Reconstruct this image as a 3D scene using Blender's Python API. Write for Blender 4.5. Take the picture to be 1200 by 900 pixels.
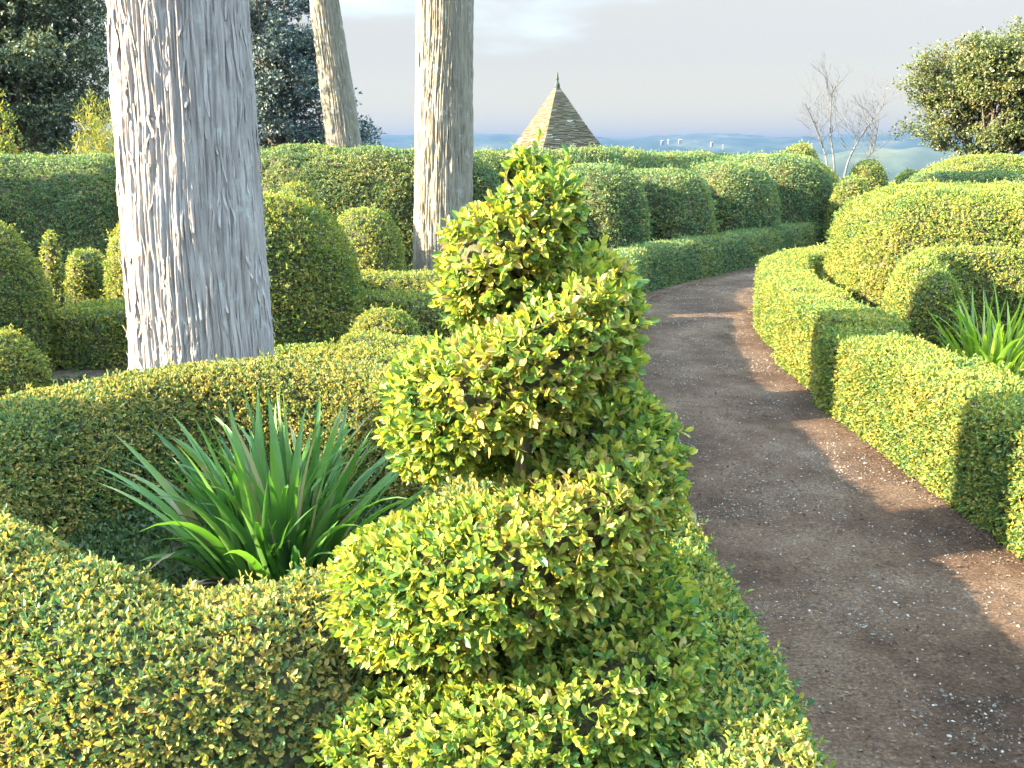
import bpy, math, random
import numpy as np
from mathutils import Vector

for o in list(bpy.data.objects):
    bpy.data.objects.remove(o)
sc = bpy.context.scene
R = math.radians
rng = np.random.default_rng(7)
random.seed(7)

# ------------------------------------------------------------------ camera
CAM_H = 1.7
PITCH = R(12.8)
F = 1167.0
cd = bpy.data.cameras.new('camera')
cd.sensor_width = 36.0
cd.lens = 36.0 * F / 1200.0
cd.clip_start = 0.05
cd.clip_end = 20000
cam = bpy.data.objects.new('camera', cd)
sc.collection.objects.link(cam)
cam.location = (0, 0, CAM_H)
cam.rotation_euler = (math.pi / 2 - PITCH, 0, 0)
sc.camera = cam

# ------------------------------------------------------------------ sun, sky, exposure
SUN_EL, SUN_BACK = R(21.0), R(14.0)
sdir = Vector((-math.cos(SUN_BACK) * math.cos(SUN_EL), -math.sin(SUN_BACK) * math.cos(SUN_EL), math.sin(SUN_EL)))
sl = bpy.data.lights.new('sun', 'SUN')
sl.energy = 5.0
sl.angle = R(0.5)
sl.color = (1.0, 0.84, 0.58)
sun = bpy.data.objects.new('sun', sl)
sc.collection.objects.link(sun)
sun.rotation_euler = sdir.to_track_quat('Z', 'Y').to_euler()
sun.location = (-20, -3, 20)

w = bpy.data.worlds.new('World')
sc.world = w
w.use_nodes = True
nt = w.node_tree
nt.nodes.clear()
wo = nt.nodes.new('ShaderNodeOutputWorld')
bg = nt.nodes.new('ShaderNodeBackground')
bg.inputs['Strength'].default_value = 0.06
sky = nt.nodes.new('ShaderNodeTexSky')
sky.sky_type = 'NISHITA'
sky.sun_disc = False
sky.sun_elevation = SUN_EL
sky.sun_rotation = math.atan2(sdir.x, sdir.y)
sky.altitude = 200
sky.air_density = 1.0
sky.dust_density = 1.5
sky.ozone_density = 2.0
# thin bright veil of high cloud, denser towards the horizon
tc = nt.nodes.new('ShaderNodeTexCoord')
sep = nt.nodes.new('ShaderNodeSeparateXYZ')
mr = nt.nodes.new('ShaderNodeMapRange')
mr.interpolation_type = 'SMOOTHSTEP'
mr.inputs['From Min'].default_value = 0.14
mr.inputs['From Max'].default_value = 0.24
mr.inputs['To Min'].default_value = 0.95
mr.inputs['To Max'].default_value = 0.12
mp = nt.nodes.new('ShaderNodeMapping')
mp.inputs['Scale'].default_value = (2.0, 2.0, 9.0)
nz = nt.nodes.new('ShaderNodeTexNoise')
nz.inputs['Scale'].default_value = 1.6
nz.inputs['Detail'].default_value = 5.0
nzr = nt.nodes.new('ShaderNodeMath'); nzr.operation = 'MULTIPLY_ADD'
nzr.inputs[1].default_value = 0.26
nzr.inputs[2].default_value = -0.13
zadd = nt.nodes.new('ShaderNodeMath'); zadd.operation = 'ADD'
mix = nt.nodes.new('ShaderNodeMix'); mix.data_type = 'RGBA'
mix.inputs[7].default_value = (1.18, 1.12, .96, 1)
# added fill: unseen upper sky made much brighter to lift the shade
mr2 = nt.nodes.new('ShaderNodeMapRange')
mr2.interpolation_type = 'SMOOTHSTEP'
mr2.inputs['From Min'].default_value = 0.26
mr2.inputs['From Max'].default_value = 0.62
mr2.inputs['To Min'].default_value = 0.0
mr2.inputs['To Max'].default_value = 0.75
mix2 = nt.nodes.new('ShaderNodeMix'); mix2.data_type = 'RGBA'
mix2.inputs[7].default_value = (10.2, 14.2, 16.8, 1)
L = nt.links.new
L(tc.outputs['Generated'], sep.inputs[0])
L(tc.outputs['Generated'], mp.inputs['Vector'])
L(mp.outputs[0], nz.inputs['Vector'])
L(nz.outputs['Fac'], nzr.inputs[0])
L(sep.outputs['Z'], zadd.inputs[0]); L(nzr.outputs[0], zadd.inputs[1])
L(zadd.outputs[0], mr.inputs['Value'])
L(mr.outputs[0], mix.inputs[0])
L(sky.outputs[0], mix.inputs[6])
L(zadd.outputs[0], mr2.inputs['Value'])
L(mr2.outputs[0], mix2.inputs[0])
# paler glow of the lowest few degrees
mr3 = nt.nodes.new('ShaderNodeMapRange')
mr3.interpolation_type = 'SMOOTHSTEP'
mr3.inputs['From Min'].default_value = 0.0
mr3.inputs['From Max'].default_value = 0.11
mr3.inputs['To Min'].default_value = 1.0
mr3.inputs['To Max'].default_value = 0.0
mix3 = nt.nodes.new('ShaderNodeMix'); mix3.data_type = 'RGBA'
mix3.inputs[7].default_value = (1.78, 1.58, 1.02, 1)
L(sep.outputs['Z'], mr3.inputs['Value'])
L(mr3.outputs[0], mix3.inputs[0])
L(mix.outputs[2], mix3.inputs[6])
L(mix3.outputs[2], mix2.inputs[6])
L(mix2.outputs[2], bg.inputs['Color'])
L(bg.outputs[0], wo.inputs['Surface'])

sc.view_settings.view_transform = 'Standard'
sc.view_settings.look = 'None'
sc.view_settings.gamma = 1
sc.view_settings.use_curve_mapping = False
sc.view_settings.exposure = 3.58
try:
    sc.cycles.use_denoising = True
    sc.cycles.max_bounces = 8
    sc.cycles.diffuse_bounces = 3
    sc.cycles.glossy_bounces = 2
    sc.cycles.transmission_bounces = 4
    sc.cycles.volume_bounces = 0
    sc.cycles.use_adaptive_sampling = True
    sc.cycles.adaptive_threshold = 0.02
except Exception:
    pass

# ------------------------------------------------------------------ helpers: pixels of the photo (1200x900) to world
CP, SP = math.cos(PITCH), math.sin(PITCH)

def ray(px, py):
    a, b = (px - 600) / F, (450 - py) / F
    return np.array([a, CP + b * SP, -SP + b * CP])

def G(px, py, z=0.0):
    d = ray(px, py)
    t = (z - CAM_H) / d[2]
    return (d[0] * t, d[1] * t)

def W(px, py, Y):
    d = ray(px, py)
    t = Y / d[1]
    return (d[0] * t, Y, CAM_H + d[2] * t)

def HT(py, Y):
    return W(600, py, Y)[2]

# ------------------------------------------------------------------ numpy noise
_T = np.random.default_rng(3).random((64, 64, 64)).astype(np.float32)

def vnoise(p):
    p = np.asarray(p, np.float64)
    i = np.floor(p).astype(np.int64)
    f = p - i
    f = f * f * (3 - 2 * f)
    i0 = i & 63
    i1 = (i + 1) & 63
    x0, y0, z0 = i0[:, 0], i0[:, 1], i0[:, 2]
    x1, y1, z1 = i1[:, 0], i1[:, 1], i1[:, 2]
    fx, fy, fz = f[:, 0], f[:, 1], f[:, 2]
    a = _T[x0, y0, z0] * (1 - fx) + _T[x1, y0, z0] * fx
    b = _T[x0, y1, z0] * (1 - fx) + _T[x1, y1, z0] * fx
    c = _T[x0, y0, z1] * (1 - fx) + _T[x1, y0, z1] * fx
    d = _T[x0, y1, z1] * (1 - fx) + _T[x1, y1, z1] * fx
    a = a * (1 - fy) + b * fy
    c = c * (1 - fy) + d * fy
    return a * (1 - fz) + c * fz

def fbm(p, n=3):
    s, a, tot = 0, 1.0, 0
    p = np.asarray(p, np.float64)
    for k in range(n):
        s = s + a * vnoise(p * 2 ** k + 17.3 * k)
        tot += a
        a *= .5
    return s / tot

def norm(v):
    return v / np.maximum(np.linalg.norm(v, axis=-1, keepdims=True), 1e-9)

# ------------------------------------------------------------------ helpers: meshes and tags
def tag(o, label=None, cat=None, group=None, kind=None):
    if label: o['label'] = label
    if cat: o['category'] = cat
    if group: o['group'] = group
    if kind: o['kind'] = kind
    return o

def empty(name, loc=(0, 0, 0)):
    o = bpy.data.objects.new(name, None)
    o.location = loc
    o.empty_display_size = 0.1
    sc.collection.objects.link(o)
    return o

class MB:
    """collects vertices and faces (arrays of one polygon size each) of ONE mesh"""
    def __init__(s):
        s.v, s.f, s.n = [], [], 0
    def add(s, v, f, m=0, smooth=False):
        v = np.asarray(v, np.float32).reshape(-1, 3)
        f = np.asarray(f, np.int64)
        s.v.append(v)
        s.f.append((f + s.n, m, smooth))
        s.n += len(v)
    def build(s, name, mats, parent=None):
        me = bpy.data.meshes.new(name)
        v = np.concatenate(s.v)
        me.vertices.add(len(v))
        me.vertices.foreach_set('co', v.ravel())
        idx = np.concatenate([f.ravel() for f, m, sm in s.f])
        tot = np.concatenate([np.full(len(f), f.shape[1]) for f, m, sm in s.f])
        mi = np.concatenate([np.full(len(f), m) for f, m, sm in s.f])
        smo = np.concatenate([np.full(len(f), sm) for f, m, sm in s.f])
        st = np.concatenate([[0], np.cumsum(tot)[:-1]])
        me.loops.add(len(idx))
        me.loops.foreach_set('vertex_index', idx.astype(np.int32))
        me.polygons.add(len(tot))
        me.polygons.foreach_set('loop_start', st.astype(np.int32))
        me.update(calc_edges=True)
        me.polygons.foreach_set('material_index', mi.astype(np.int32))
        me.polygons.foreach_set('use_smooth', smo.astype(bool))
        for m in (mats if isinstance(mats, (list, tuple)) else [mats]):
            me.materials.append(m)
        o = bpy.data.objects.new(name, me)
        sc.collection.objects.link(o)
        if parent is not None:
            o.parent = parent
            o.location = (-parent.location[0], -parent.location[1], -parent.location[2])
        return o

def grid_faces(nu, nv, cu=False):
    """quads of a grid of nu rows x nv columns (index u*nv+v), closed in u when cu"""
    u = np.arange(nu if cu else nu - 1)
    v = np.arange(nv - 1)
    U, V = np.meshgrid(u, v, indexing='ij')
    U2 = (U + 1) % nu
    return np.stack([U * nv + V, U2 * nv + V, U2 * nv + V + 1, U * nv + V + 1], -1).reshape(-1, 4)

def tri_sample(V, Fq, n, r):
    """n random points on quads, with normals"""
    t = np.concatenate([Fq[:, [0, 1, 2]], Fq[:, [0, 2, 3]]])
    A, B, C = V[t[:, 0]], V[t[:, 1]], V[t[:, 2]]
    cr = np.cross(B - A, C - A)
    ar = np.linalg.norm(cr, axis=1) / 2
    cs = np.cumsum(ar)
    k = np.searchsorted(cs, r.random(n) * cs[-1])
    k = np.minimum(k, len(t) - 1)
    a, b = r.random(n), r.random(n)
    fl = a + b > 1
    a[fl], b[fl] = 1 - a[fl], 1 - b[fl]
    P = A[k] + (B[k] - A[k]) * a[:, None] + (C[k] - A[k]) * b[:, None]
    return P, norm(cr[k]), cs[-1]

def area(V, Fq):
    t = np.concatenate([Fq[:, [0, 1, 2]], Fq[:, [0, 2, 3]]])
    return np.linalg.norm(np.cross(V[t[:, 1]] - V[t[:, 0]], V[t[:, 2]] - V[t[:, 0]]), axis=1).sum() / 2

def leaf_geo(mb, P, D, Nn, length, ratio, m=0, fine=True, fold=.12, curl=.0):
    """leaves at P, along D, facing about Nn"""
    n = len(P)
    D = norm(D)
    S = norm(np.cross(D, Nn))
    N2 = np.cross(S, D)
    ln = length[:, None, None] if np.ndim(length) else np.full((n, 1, 1), length)
    if fine:
        T = np.array([[0, 0, 0], [.28, .42, 1], [.70, .44, 1], [1, 0, .2], [.70, -.44, 1], [.28, -.42, 1]])
        faces = np.array([[0, 3, 2, 1], [0, 5, 4, 3]])
    else:
        T = np.array([[0, 0, 0], [.5, .5, .6], [1, 0, 0], [.5, -.5, .6]])
        faces = np.array([[0, 3, 2, 1]])
    v = P[:, None, :] + ln * (T[None, :, 0:1] * D[:, None, :] + T[None, :, 1:2] * ratio * S[:, None, :] + T[None, :, 2:3] * fold * N2[:, None, :])
    k = len(T)
    f = (np.arange(n)[:, None, None] * k + faces[None]).reshape(-1, 4)
    mb.add(v.reshape(-1, 3), f, m)

def sprigs(mb, P, N, leaf, ratio, k, L, spread, r, m=0, fine=True, up=.25):
    """short shoots with k leaves each set round the shoot"""
    n = len(P)
    d = norm(N + r.normal(0, spread, (n, 3)) + np.array([0, 0, up]))
    a = norm(np.cross(d, r.normal(0, 1, (n, 3))))
    b = np.cross(d, a)
    ph = r.random(n) * 6.283
    Ps, Ds, Ns, Ls = [], [], [], []
    for j in range(k):
        an = ph + j * 2.4
        rad = a * np.cos(an)[:, None] + b * np.sin(an)[:, None]
        t = (j + .5) / k
        op = .9 - .55 * t
        ax = norm(d * (1 - op * .7) + rad * op + r.normal(0, .18, (n, 3)))
        Ps.append(P + d * (L * t))
        Ds.append(ax)
        Ns.append(norm(d - ax * (d * ax).sum(1)[:, None] + r.normal(0, .25, (n, 3))))
        Ls.append(leaf * (.65 + .5 * r.random(n)))
    leaf_geo(mb, np.concatenate(Ps), np.concatenate(Ds), np.concatenate(Ns), np.concatenate(Ls), ratio, m, fine)

CAMP = np.array([0, 0, CAM_H])

def clothe(mb, V, Fq, leaf, cov=2.0, ratio=.55, k=4, fine=True, spread=.45, depth=.02, seed=1, back=.4, m=0, holes=.0):
    """cover a surface with leafy shoots"""
    r = np.random.default_rng(seed)
    A = area(V, Fq)
    nl = A * cov / (leaf * leaf * ratio * .62)
    n = int(nl / k)
    P, N, _ = tri_sample(V, Fq, n, r)
    to = norm(CAMP - P)
    keep = ((N * to).sum(1) > -.25) | (r.random(n) < back)
    keep &= P[:, 2] > .004
    if holes:
        q = vnoise(P * 9 + seed)
        keep &= (q > holes * .5) | (r.random(n) < .35)
    P, N = P[keep], N[keep]
    P = P - N * (r.random(len(P)) * depth)[:, None]
    sprigs(mb, P, N, leaf, ratio, k, leaf * .9, spread, r, m, fine)

# ------------------------------------------------------------------ materials
def new_mat(name):
    m = bpy.data.materials.new(name)
    m.use_nodes = True
    t = m.node_tree
    t.nodes.clear()
    out = t.nodes.new('ShaderNodeOutputMaterial')
    return m, t, out

def ramp(t, stops):
    n = t.nodes.new('ShaderNodeValToRGB')
    e = n.color_ramp.elements
    while len(e) > 1:
        e.remove(e[-1])
    e[0].position = stops[0][0]; e[0].color = (*stops[0][1], 1)
    for p, c in stops[1:]:
        x = e.new(p); x.color = (*c, 1)
    return n

def leaf_mat(name, cols, gloss=.5, trans=.34, tint=(1.3, 1.2, .5), scale=2.2, spec=.25):
    m, t, out = new_mat(name)
    k = t.links.new
    geo = t.nodes.new('ShaderNodeNewGeometry')
    nz = t.nodes.new('ShaderNodeTexNoise')
    nz.inputs['Scale'].default_value = scale
    nz.inputs['Detail'].default_value = 3
    k(geo.outputs['Position'], nz.inputs['Vector'])
    a = t.nodes.new('ShaderNodeMath'); a.operation = 'MULTIPLY_ADD'
    a.inputs[1].default_value = 1.1
    a.inputs[2].default_value = -.55
    k(nz.outputs['Fac'], a.inputs[0])
    s = t.nodes.new('ShaderNodeMath'); s.operation = 'ADD'; s.use_clamp = True
    k(geo.outputs['Random Per Island'], s.inputs[0]); k(a.outputs[0], s.inputs[1])
    rp = ramp(t, cols)
    k(s.outputs[0], rp.inputs[0])
    p = t.nodes.new('ShaderNodeBsdfPrincipled')
    p.inputs['Roughness'].default_value = gloss
    p.inputs['Specular IOR Level'].default_value = spec
    k(rp.outputs[0], p.inputs['Base Color'])
    tr = t.nodes.new('ShaderNodeBsdfTranslucent')
    mu = t.nodes.new('ShaderNodeMix'); mu.data_type = 'RGBA'; mu.blend_type = 'MULTIPLY'
    mu.inputs[0].default_value = 1
    mu.inputs[7].default_value = (*tint, 1)
    k(rp.outputs[0], mu.inputs[6]); k(mu.outputs[2], tr.inputs['Color'])
    mx = t.nodes.new('ShaderNodeMixShader')
    mx.inputs[0].default_value = trans
    k(p.outputs[0], mx.inputs[1]); k(tr.outputs[0], mx.inputs[2])
    k(mx.outputs[0], out.inputs['Surface'])
    return m

def noise_mat(name, cols, scale=5, detail=6, rough=.9, stretch=(1, 1, 1), bump=0, bscale=40, lichen=None):
    m, t, out = new_mat(name)
    k = t.links.new
    tcn = t.nodes.new('ShaderNodeTexCoord')
    mpn = t.nodes.new('ShaderNodeMapping')
    mpn.inputs['Scale'].default_value = stretch
    k(tcn.outputs['Object'], mpn.inputs['Vector'])
    n = t.nodes.new('ShaderNodeTexNoise')
    n.inputs['Scale'].default_value = scale
    n.inputs['Detail'].default_value = detail
    n.inputs['Roughness'].default_value = .65
    k(mpn.outputs[0], n.inputs['Vector'])
    rp = ramp(t, cols)
    k(n.outputs['Fac'], rp.inputs[0])
    p = t.nodes.new('ShaderNodeBsdfPrincipled')
    p.inputs['Roughness'].default_value = rough
    p.inputs['Specular IOR Level'].default_value = .2
    if lichen:
        nl = t.nodes.new('ShaderNodeTexNoise')
        nl.inputs['Scale'].default_value = 9; nl.inputs['Detail'].default_value = 7; nl.inputs['Roughness'].default_value = .7
        k(tcn.outputs['Object'], nl.inputs['Vector'])
        rl = ramp(t, [(.56, (0, 0, 0)), (.66, (.75, .75, .75))])
        k(nl.outputs['Fac'], rl.inputs[0])
        ml = t.nodes.new('ShaderNodeMix'); ml.data_type = 'RGBA'
        ml.inputs[7].default_value = (*lichen, 1)
        k(rl.outputs[0], ml.inputs[0]); k(rp.outputs[0], ml.inputs[6]); k(ml.outputs[2], p.inputs['Base Color'])
    else:
        k(rp.outputs[0], p.inputs['Base Color'])
    if bump:
        b = t.nodes.new('ShaderNodeBump')
        b.inputs['Strength'].default_value = bump
        b.inputs['Distance'].default_value = .02
        n2 = t.nodes.new('ShaderNodeTexNoise')
        n2.inputs['Scale'].default_value = bscale
        n2.inputs['Detail'].default_value = 6
        k(mpn.outputs[0], n2.inputs['Vector'])
        k(n2.outputs['Fac'], b.inputs['Height'])
        k(b.outputs[0], p.inputs['Normal'])
    k(p.outputs[0], out.inputs['Surface'])
    return m

M = {}
M['box'] = leaf_mat('box_leaves', [(0, (0.039, 0.088, 0.036)), (.35, (0.088, 0.148, 0.034)), (.7, (0.185, 0.201, 0.035)), (.95, (0.330, 0.263, 0.052)), (1, (0.25, 0.205, 0.075))], trans=.38)
M['box_near'] = leaf_mat('near_box_leaves', [(0, (0.039, 0.090, 0.036)), (.35, (0.091, 0.153, 0.037)), (.68, (0.191, 0.206, 0.039)), (.95, (0.330, 0.263, 0.057)), (1, (0.25, 0.205, 0.075))], gloss=.5, trans=.40)
M['box_ring'] = leaf_mat('bronzed_box_leaves', [(0, (0.039, 0.088, 0.041)), (.35, (0.097, 0.145, 0.043)), (.65, (0.208, 0.195, 0.048)), (.92, (0.348, 0.242, 0.073)), (1, (0.25, 0.205, 0.075))], gloss=.5, trans=.38)
M['spiral'] = leaf_mat('spiral_leaves', [(0, (0.043, 0.103, 0.030)), (.35, (0.108, 0.183, 0.034)), (.7, (0.218, 0.249, 0.036)), (.97, (0.337, 0.294, 0.059)), (1, (0.25, 0.205, 0.075))], gloss=.46, trans=.42)
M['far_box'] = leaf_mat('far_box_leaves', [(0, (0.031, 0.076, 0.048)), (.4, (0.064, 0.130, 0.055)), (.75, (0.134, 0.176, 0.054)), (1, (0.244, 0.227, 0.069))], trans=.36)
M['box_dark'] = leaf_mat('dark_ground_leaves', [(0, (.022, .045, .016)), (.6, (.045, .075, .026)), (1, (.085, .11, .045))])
M['evergreen'] = leaf_mat('evergreen_leaves', [(0, (.042, .060, .036)), (.5, (.078, .102, .058)), (.85, (.10, .125, .075)), (1, (.16, .18, .12))], gloss=.5, trans=.22, scale=.9)
M['oak'] = leaf_mat('oak_leaves', [(0, (.030, .048, .018)), (.5, (.065, .085, .028)), (.85, (.12, .13, .04)), (1, (.16, .12, .05))], gloss=.36, trans=.25, scale=.9)
M['blue_tree'] = leaf_mat('blue_green_leaves', [(0, (.028, .044, .046)), (.5, (.048, .072, .072)), (.9, (.065, .090, .078)), (1, (.11, .13, .11))], gloss=.5, trans=.15, scale=.9)
M['gold'] = leaf_mat('golden_sprays', [(0, (.060, .085, .018)), (.5, (.13, .15, .026)), (.85, (.24, .23, .04)), (1, (.30, .25, .05))], trans=.3)
M['iris'] = leaf_mat('sword_leaves', [(0, (.026, .072, .018)), (.5, (.050, .118, .026)), (.85, (.090, .165, .040)), (.96, (.12, .16, .06)), (1, (.20, .17, .10))], gloss=.42, trans=.38, tint=(1.15, 1.35, .4), scale=4, spec=.35)
M['twigs'] = noise_mat('inner_twigs', [(.3, (.020, .024, .010)), (.5, (.045, .044, .020)), (.7, (.085, .068, .038))], scale=70, rough=.95, bump=.6)
M['wood'] = noise_mat('pale_bark', [(.25, (.16, .12, .075)), (.55, (.30, .24, .16)), (.8, (.42, .36, .27))], scale=9, stretch=(4, 4, .8), rough=.85, bump=.5, bscale=30)
M['bark_grey'] = noise_mat('grey_stringy_bark', [(.28, (.145, .122, .112)), (.42, (.205, .178, .168)), (.6, (.245, .218, .208)), (.8, (.31, .288, .278))], scale=3.2, stretch=(11, 11, 1.0), rough=.9, bump=.4, bscale=14, lichen=(.27, .28, .265))
M['bark_tan'] = noise_mat('tan_stringy_bark', [(.28, (.10, .084, .062)), (.42, (.15, .130, .100)), (.6, (.19, .168, .132)), (.8, (.25, .23, .19))], scale=3.2, stretch=(11, 11, 1.0), rough=.9, bump=.4, bscale=14, lichen=(.27, .28, .265))
M['dark_bark'] = noise_mat('dark_bark', [(.3, (.05, .042, .033)), (.7, (.12, .10, .08))], scale=8, stretch=(3, 3, .7), rough=.9, bump=.5)
M['bare_bark'] = noise_mat('pale_bare_bark', [(.3, (.045, .047, .05)), (.7, (.085, .088, .09))], scale=8, rough=.85)
M['soil'] = noise_mat('bed_soil', [(.25, (.020, .016, .010)), (.5, (.042, .032, .020)), (.75, (.075, .058, .038))], scale=9, detail=9, rough=1, bump=.8, bscale=60)

def path_mat():
    m, t, out = new_mat('gravel_path')
    k = t.links.new
    tcn = t.nodes.new('ShaderNodeTexCoord')
    def noise(sc_, det, st=(1, 1, 1)):
        mpn = t.nodes.new('ShaderNodeMapping'); mpn.inputs['Scale'].default_value = st
        k(tcn.outputs['Object'], mpn.inputs['Vector'])
        n = t.nodes.new('ShaderNodeTexNoise')
        n.inputs['Scale'].default_value = sc_; n.inputs['Detail'].default_value = det; n.inputs['Roughness'].default_value = .7
        k(mpn.outputs[0], n.inputs['Vector'])
        return n
    big = noise(1.6, 9, (1, .8, 1))
    r1 = ramp(t, [(.32, (.020, .0098, .0052)), (.43, (.040, .0218, .0128)), (.51, (.057, .0335, .0208)), (.60, (.074, .048, .032)), (.72, (.118, .084, .060))])
    k(big.outputs['Fac'], r1.inputs[0])
    sm = noise(70, 8)
    r2 = ramp(t, [(.32, (.25, .23, .21)), (.45, (.72, .68, .65)), (.55, (1.1, 1.08, 1.05)), (.68, (2.1, 2.1, 2.1))])
    k(sm.outputs['Fac'], r2.inputs[0])
    mu = t.nodes.new('ShaderNodeMix'); mu.data_type = 'RGBA'; mu.blend_type = 'MULTIPLY'
    mu.inputs[0].default_value = .85
    k(r1.outputs[0], mu.inputs[6]); k(r2.outputs[0], mu.inputs[7])
    p = t.nodes.new('ShaderNodeBsdfPrincipled')
    p.inputs['Roughness'].default_value = .95
    p.inputs['Specular IOR Level'].default_value = .15
    k(mu.outputs[2], p.inputs['Base Color'])
    b = t.nodes.new('ShaderNodeBump')
    b.inputs['Strength'].default_value = .9; b.inputs['Distance'].default_value = .012
    k(sm.outputs['Fac'], b.inputs['Height'])
    k(b.outputs[0], p.inputs['Normal'])
    k(p.outputs[0], out.inputs['Surface'])
    return m
M['path'] = path_mat()

def island_mat(name, cols, rough=.9):
    m, t, out = new_mat(name)
    k = t.links.new
    geo = t.nodes.new('ShaderNodeNewGeometry')
    rp = ramp(t, cols)
    k(geo.outputs['Random Per Island'], rp.inputs[0])
    p = t.nodes.new('ShaderNodeBsdfPrincipled')
    p.inputs['Roughness'].default_value = rough
    p.inputs['Specular IOR Level'].default_value = .2
    k(rp.outputs[0], p.inputs['Base Color'])
    k(p.outputs[0], out.inputs['Surface'])
    return m
M['bright_iris'] = leaf_mat('bright_sword_leaves', [(0, (.075, .14, .020)), (.5, (.15, .22, .030)), (.9, (.21, .28, .05)), (1, (.26, .24, .12))], gloss=.42, trans=.42, tint=(1.2, 1.3, .4), scale=4, spec=.35)
M['dead_blade'] = noise_mat('dead_blades', [(.3, (.10, .07, .04)), (.7, (.19, .145, .085))], scale=14, rough=.8)
M['stones'] = island_mat('pale_gravel', [(0, (.04, .030, .024)), (.5, (.07, .057, .050)), (.85, (.13, .115, .10)), (1, (.24, .22, .20))])
M['litter'] = island_mat('dry_litter', [(0, (.025, .016, .011)), (.5, (.055, .035, .021)), (.9, (.10, .068, .040)), (1, (.18, .14, .09))])
M['lauze'] = island_mat('stone_roof_slabs', [(0, (.050, .040, .024)), (.5, (.070, .057, .034)), (.8, (.088, .072, .045)), (.95, (.105, .088, .058)), (1, (.22, .21, .18))])
M['stone_wall'] = noise_mat('limestone_wall', [(.3, (.30, .25, .17)), (.7, (.45, .39, .28))], scale=6, rough=.9, bump=.4)
M['lead'] = noise_mat('weathered_lead', [(.3, (.015, .024, .019)), (.7, (.03, .042, .034))], scale=12, rough=.6)
M['grass_land'] = noise_mat('far_land', [(.35, (.035, .050, .028)), (.55, (.060, .075, .035)), (.7, (.10, .11, .05))], scale=.012, detail=8, rough=1)
M['hill'] = noise_mat('wooded_hill', [(.40, (.018, .028, .022)), (.52, (.030, .040, .028)), (.62, (.050, .056, .036)), (.72, (.095, .092, .062))], scale=.008, detail=10, rough=1)
M['house_wall'] = noise_mat('pale_render', [(.3, (.11, .105, .10)), (.7, (.15, .145, .14))], scale=.3, rough=.9)
M['house_roof'] = noise_mat('brown_tiles', [(.3, (.22, .12, .08)), (.7, (.32, .19, .13))], scale=.5, rough=.9)

# ------------------------------------------------------------------ ground, land and hills
def ground_z(r):
    r = np.asarray(r, np.float64)
    a = np.clip((r - 21) / 21, 0, 1)
    b = np.clip((r - 45) / 450, 0, 1)
    return -1.0 * a * a * (3 - 2 * a) - 115 * b * b * (3 - 2 * b)

def build_ground():
    rad = np.concatenate([[0.01], np.linspace(1, 60, 60), np.geomspace(64, 4600, 60)])
    na = 96
    an = np.linspace(0, 2 * np.pi, na, endpoint=False)
    RR, AA = np.meshgrid(rad, an, indexing='ij')
    X, Y = RR * np.cos(AA), RR * np.sin(AA)
    Z = ground_z(RR)
    V = np.stack([X, Y, Z], -1).reshape(-1, 3)
    f = []
    U, Vv = np.meshgrid(np.arange(len(rad) - 1), np.arange(na), indexing='ij')
    f = np.stack([U * na + Vv, (U + 1) * na + Vv, (U + 1) * na + (Vv + 1) % na, U * na + (Vv + 1) % na], -1).reshape(-1, 4)
    mid = rad[f[:, 0] // na]
    mb = MB()
    mb.add(V, f[mid < 44], 0, True)
    mb.f.append((f[mid >= 44], 1, True))
    o = mb.build('ground', [M['soil'], M['grass_land']])
    tag(o, kind='structure')
build_ground()

def hill(name, dist, depth, a0, a1, topz, var, seed):
    """a wooded ridge: a band of terrain across the view, azimuth a0..a1 (degrees from +Y)"""
    nu, nv = 260, 40
    az = np.radians(np.linspace(a0, a1, nu))
    t = np.linspace(0, 1, nv)
    A, T = np.meshgrid(az, t, indexing='ij')
    r = dist + depth * T
    X, Y = r * np.sin(A), r * np.cos(A)
    p = np.stack([X / 280, Y / 280, np.full_like(X, seed)], -1).reshape(-1, 3)
    n = fbm(p, 5).reshape(X.shape)
    p2 = np.stack([X / 25, Y / 25, np.full_like(X, seed + 5.)], -1).reshape(-1, 3)
    n2 = vnoise(p2).reshape(X.shape)
    prof = np.sin(np.pi * np.clip(T, 0, 1)) ** .8
    edge = np.clip(np.minimum(A - az[0], az[-1] - A) / .05, 0, 1)
    Z = -117 + (topz + 117 + var * (n - .5) * 2) * prof * edge + 7 * n2 * prof * edge
    mb = MB()
    mb.add(np.stack([X, Y, Z], -1).reshape(-1, 3), grid_faces(nu, nv)[:, ::-1], 0, True)
    return tag(mb.build(name, M['hill']), kind='structure')
hill('hills', 2400, 1500, -75, 75, 60, 24, 2.)
hill('hills', 1150, 700, 8, 75, 2, 16, 9.)

# the path, a slightly uneven sheet of trodden gravel
def catmull(pts, step):
    P = np.asarray(pts, float)
    Q = np.vstack([2 * P[0] - P[1], P, 2 * P[-1] - P[-2]])
    out = []
    for i in range(1, len(Q) - 2):
        n = max(2, int(np.linalg.norm((Q[i + 1] - Q[i])[:2]) / step))
        t = np.linspace(0, 1, n, endpoint=False)[:, None]
        p0, p1, p2, p3 = Q[i - 1], Q[i], Q[i + 1], Q[i + 2]
        out.append(.5 * ((2 * p1) + (-p0 + p2) * t + (2 * p0 - 5 * p1 + 4 * p2 - p3) * t ** 2 + (-p0 + 3 * p1 - 3 * p2 + p3) * t ** 3))
    out.append(P[-1:])
    return np.concatenate(out)

def resample(pts, n):
    d = np.concatenate([[0], np.cumsum(np.linalg.norm(np.diff(pts, axis=0), axis=1))])
    s = np.linspace(0, d[-1], n)
    return np.stack([np.interp(s, d, pts[:, i]) for i in range(pts.shape[1])], -1)

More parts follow.
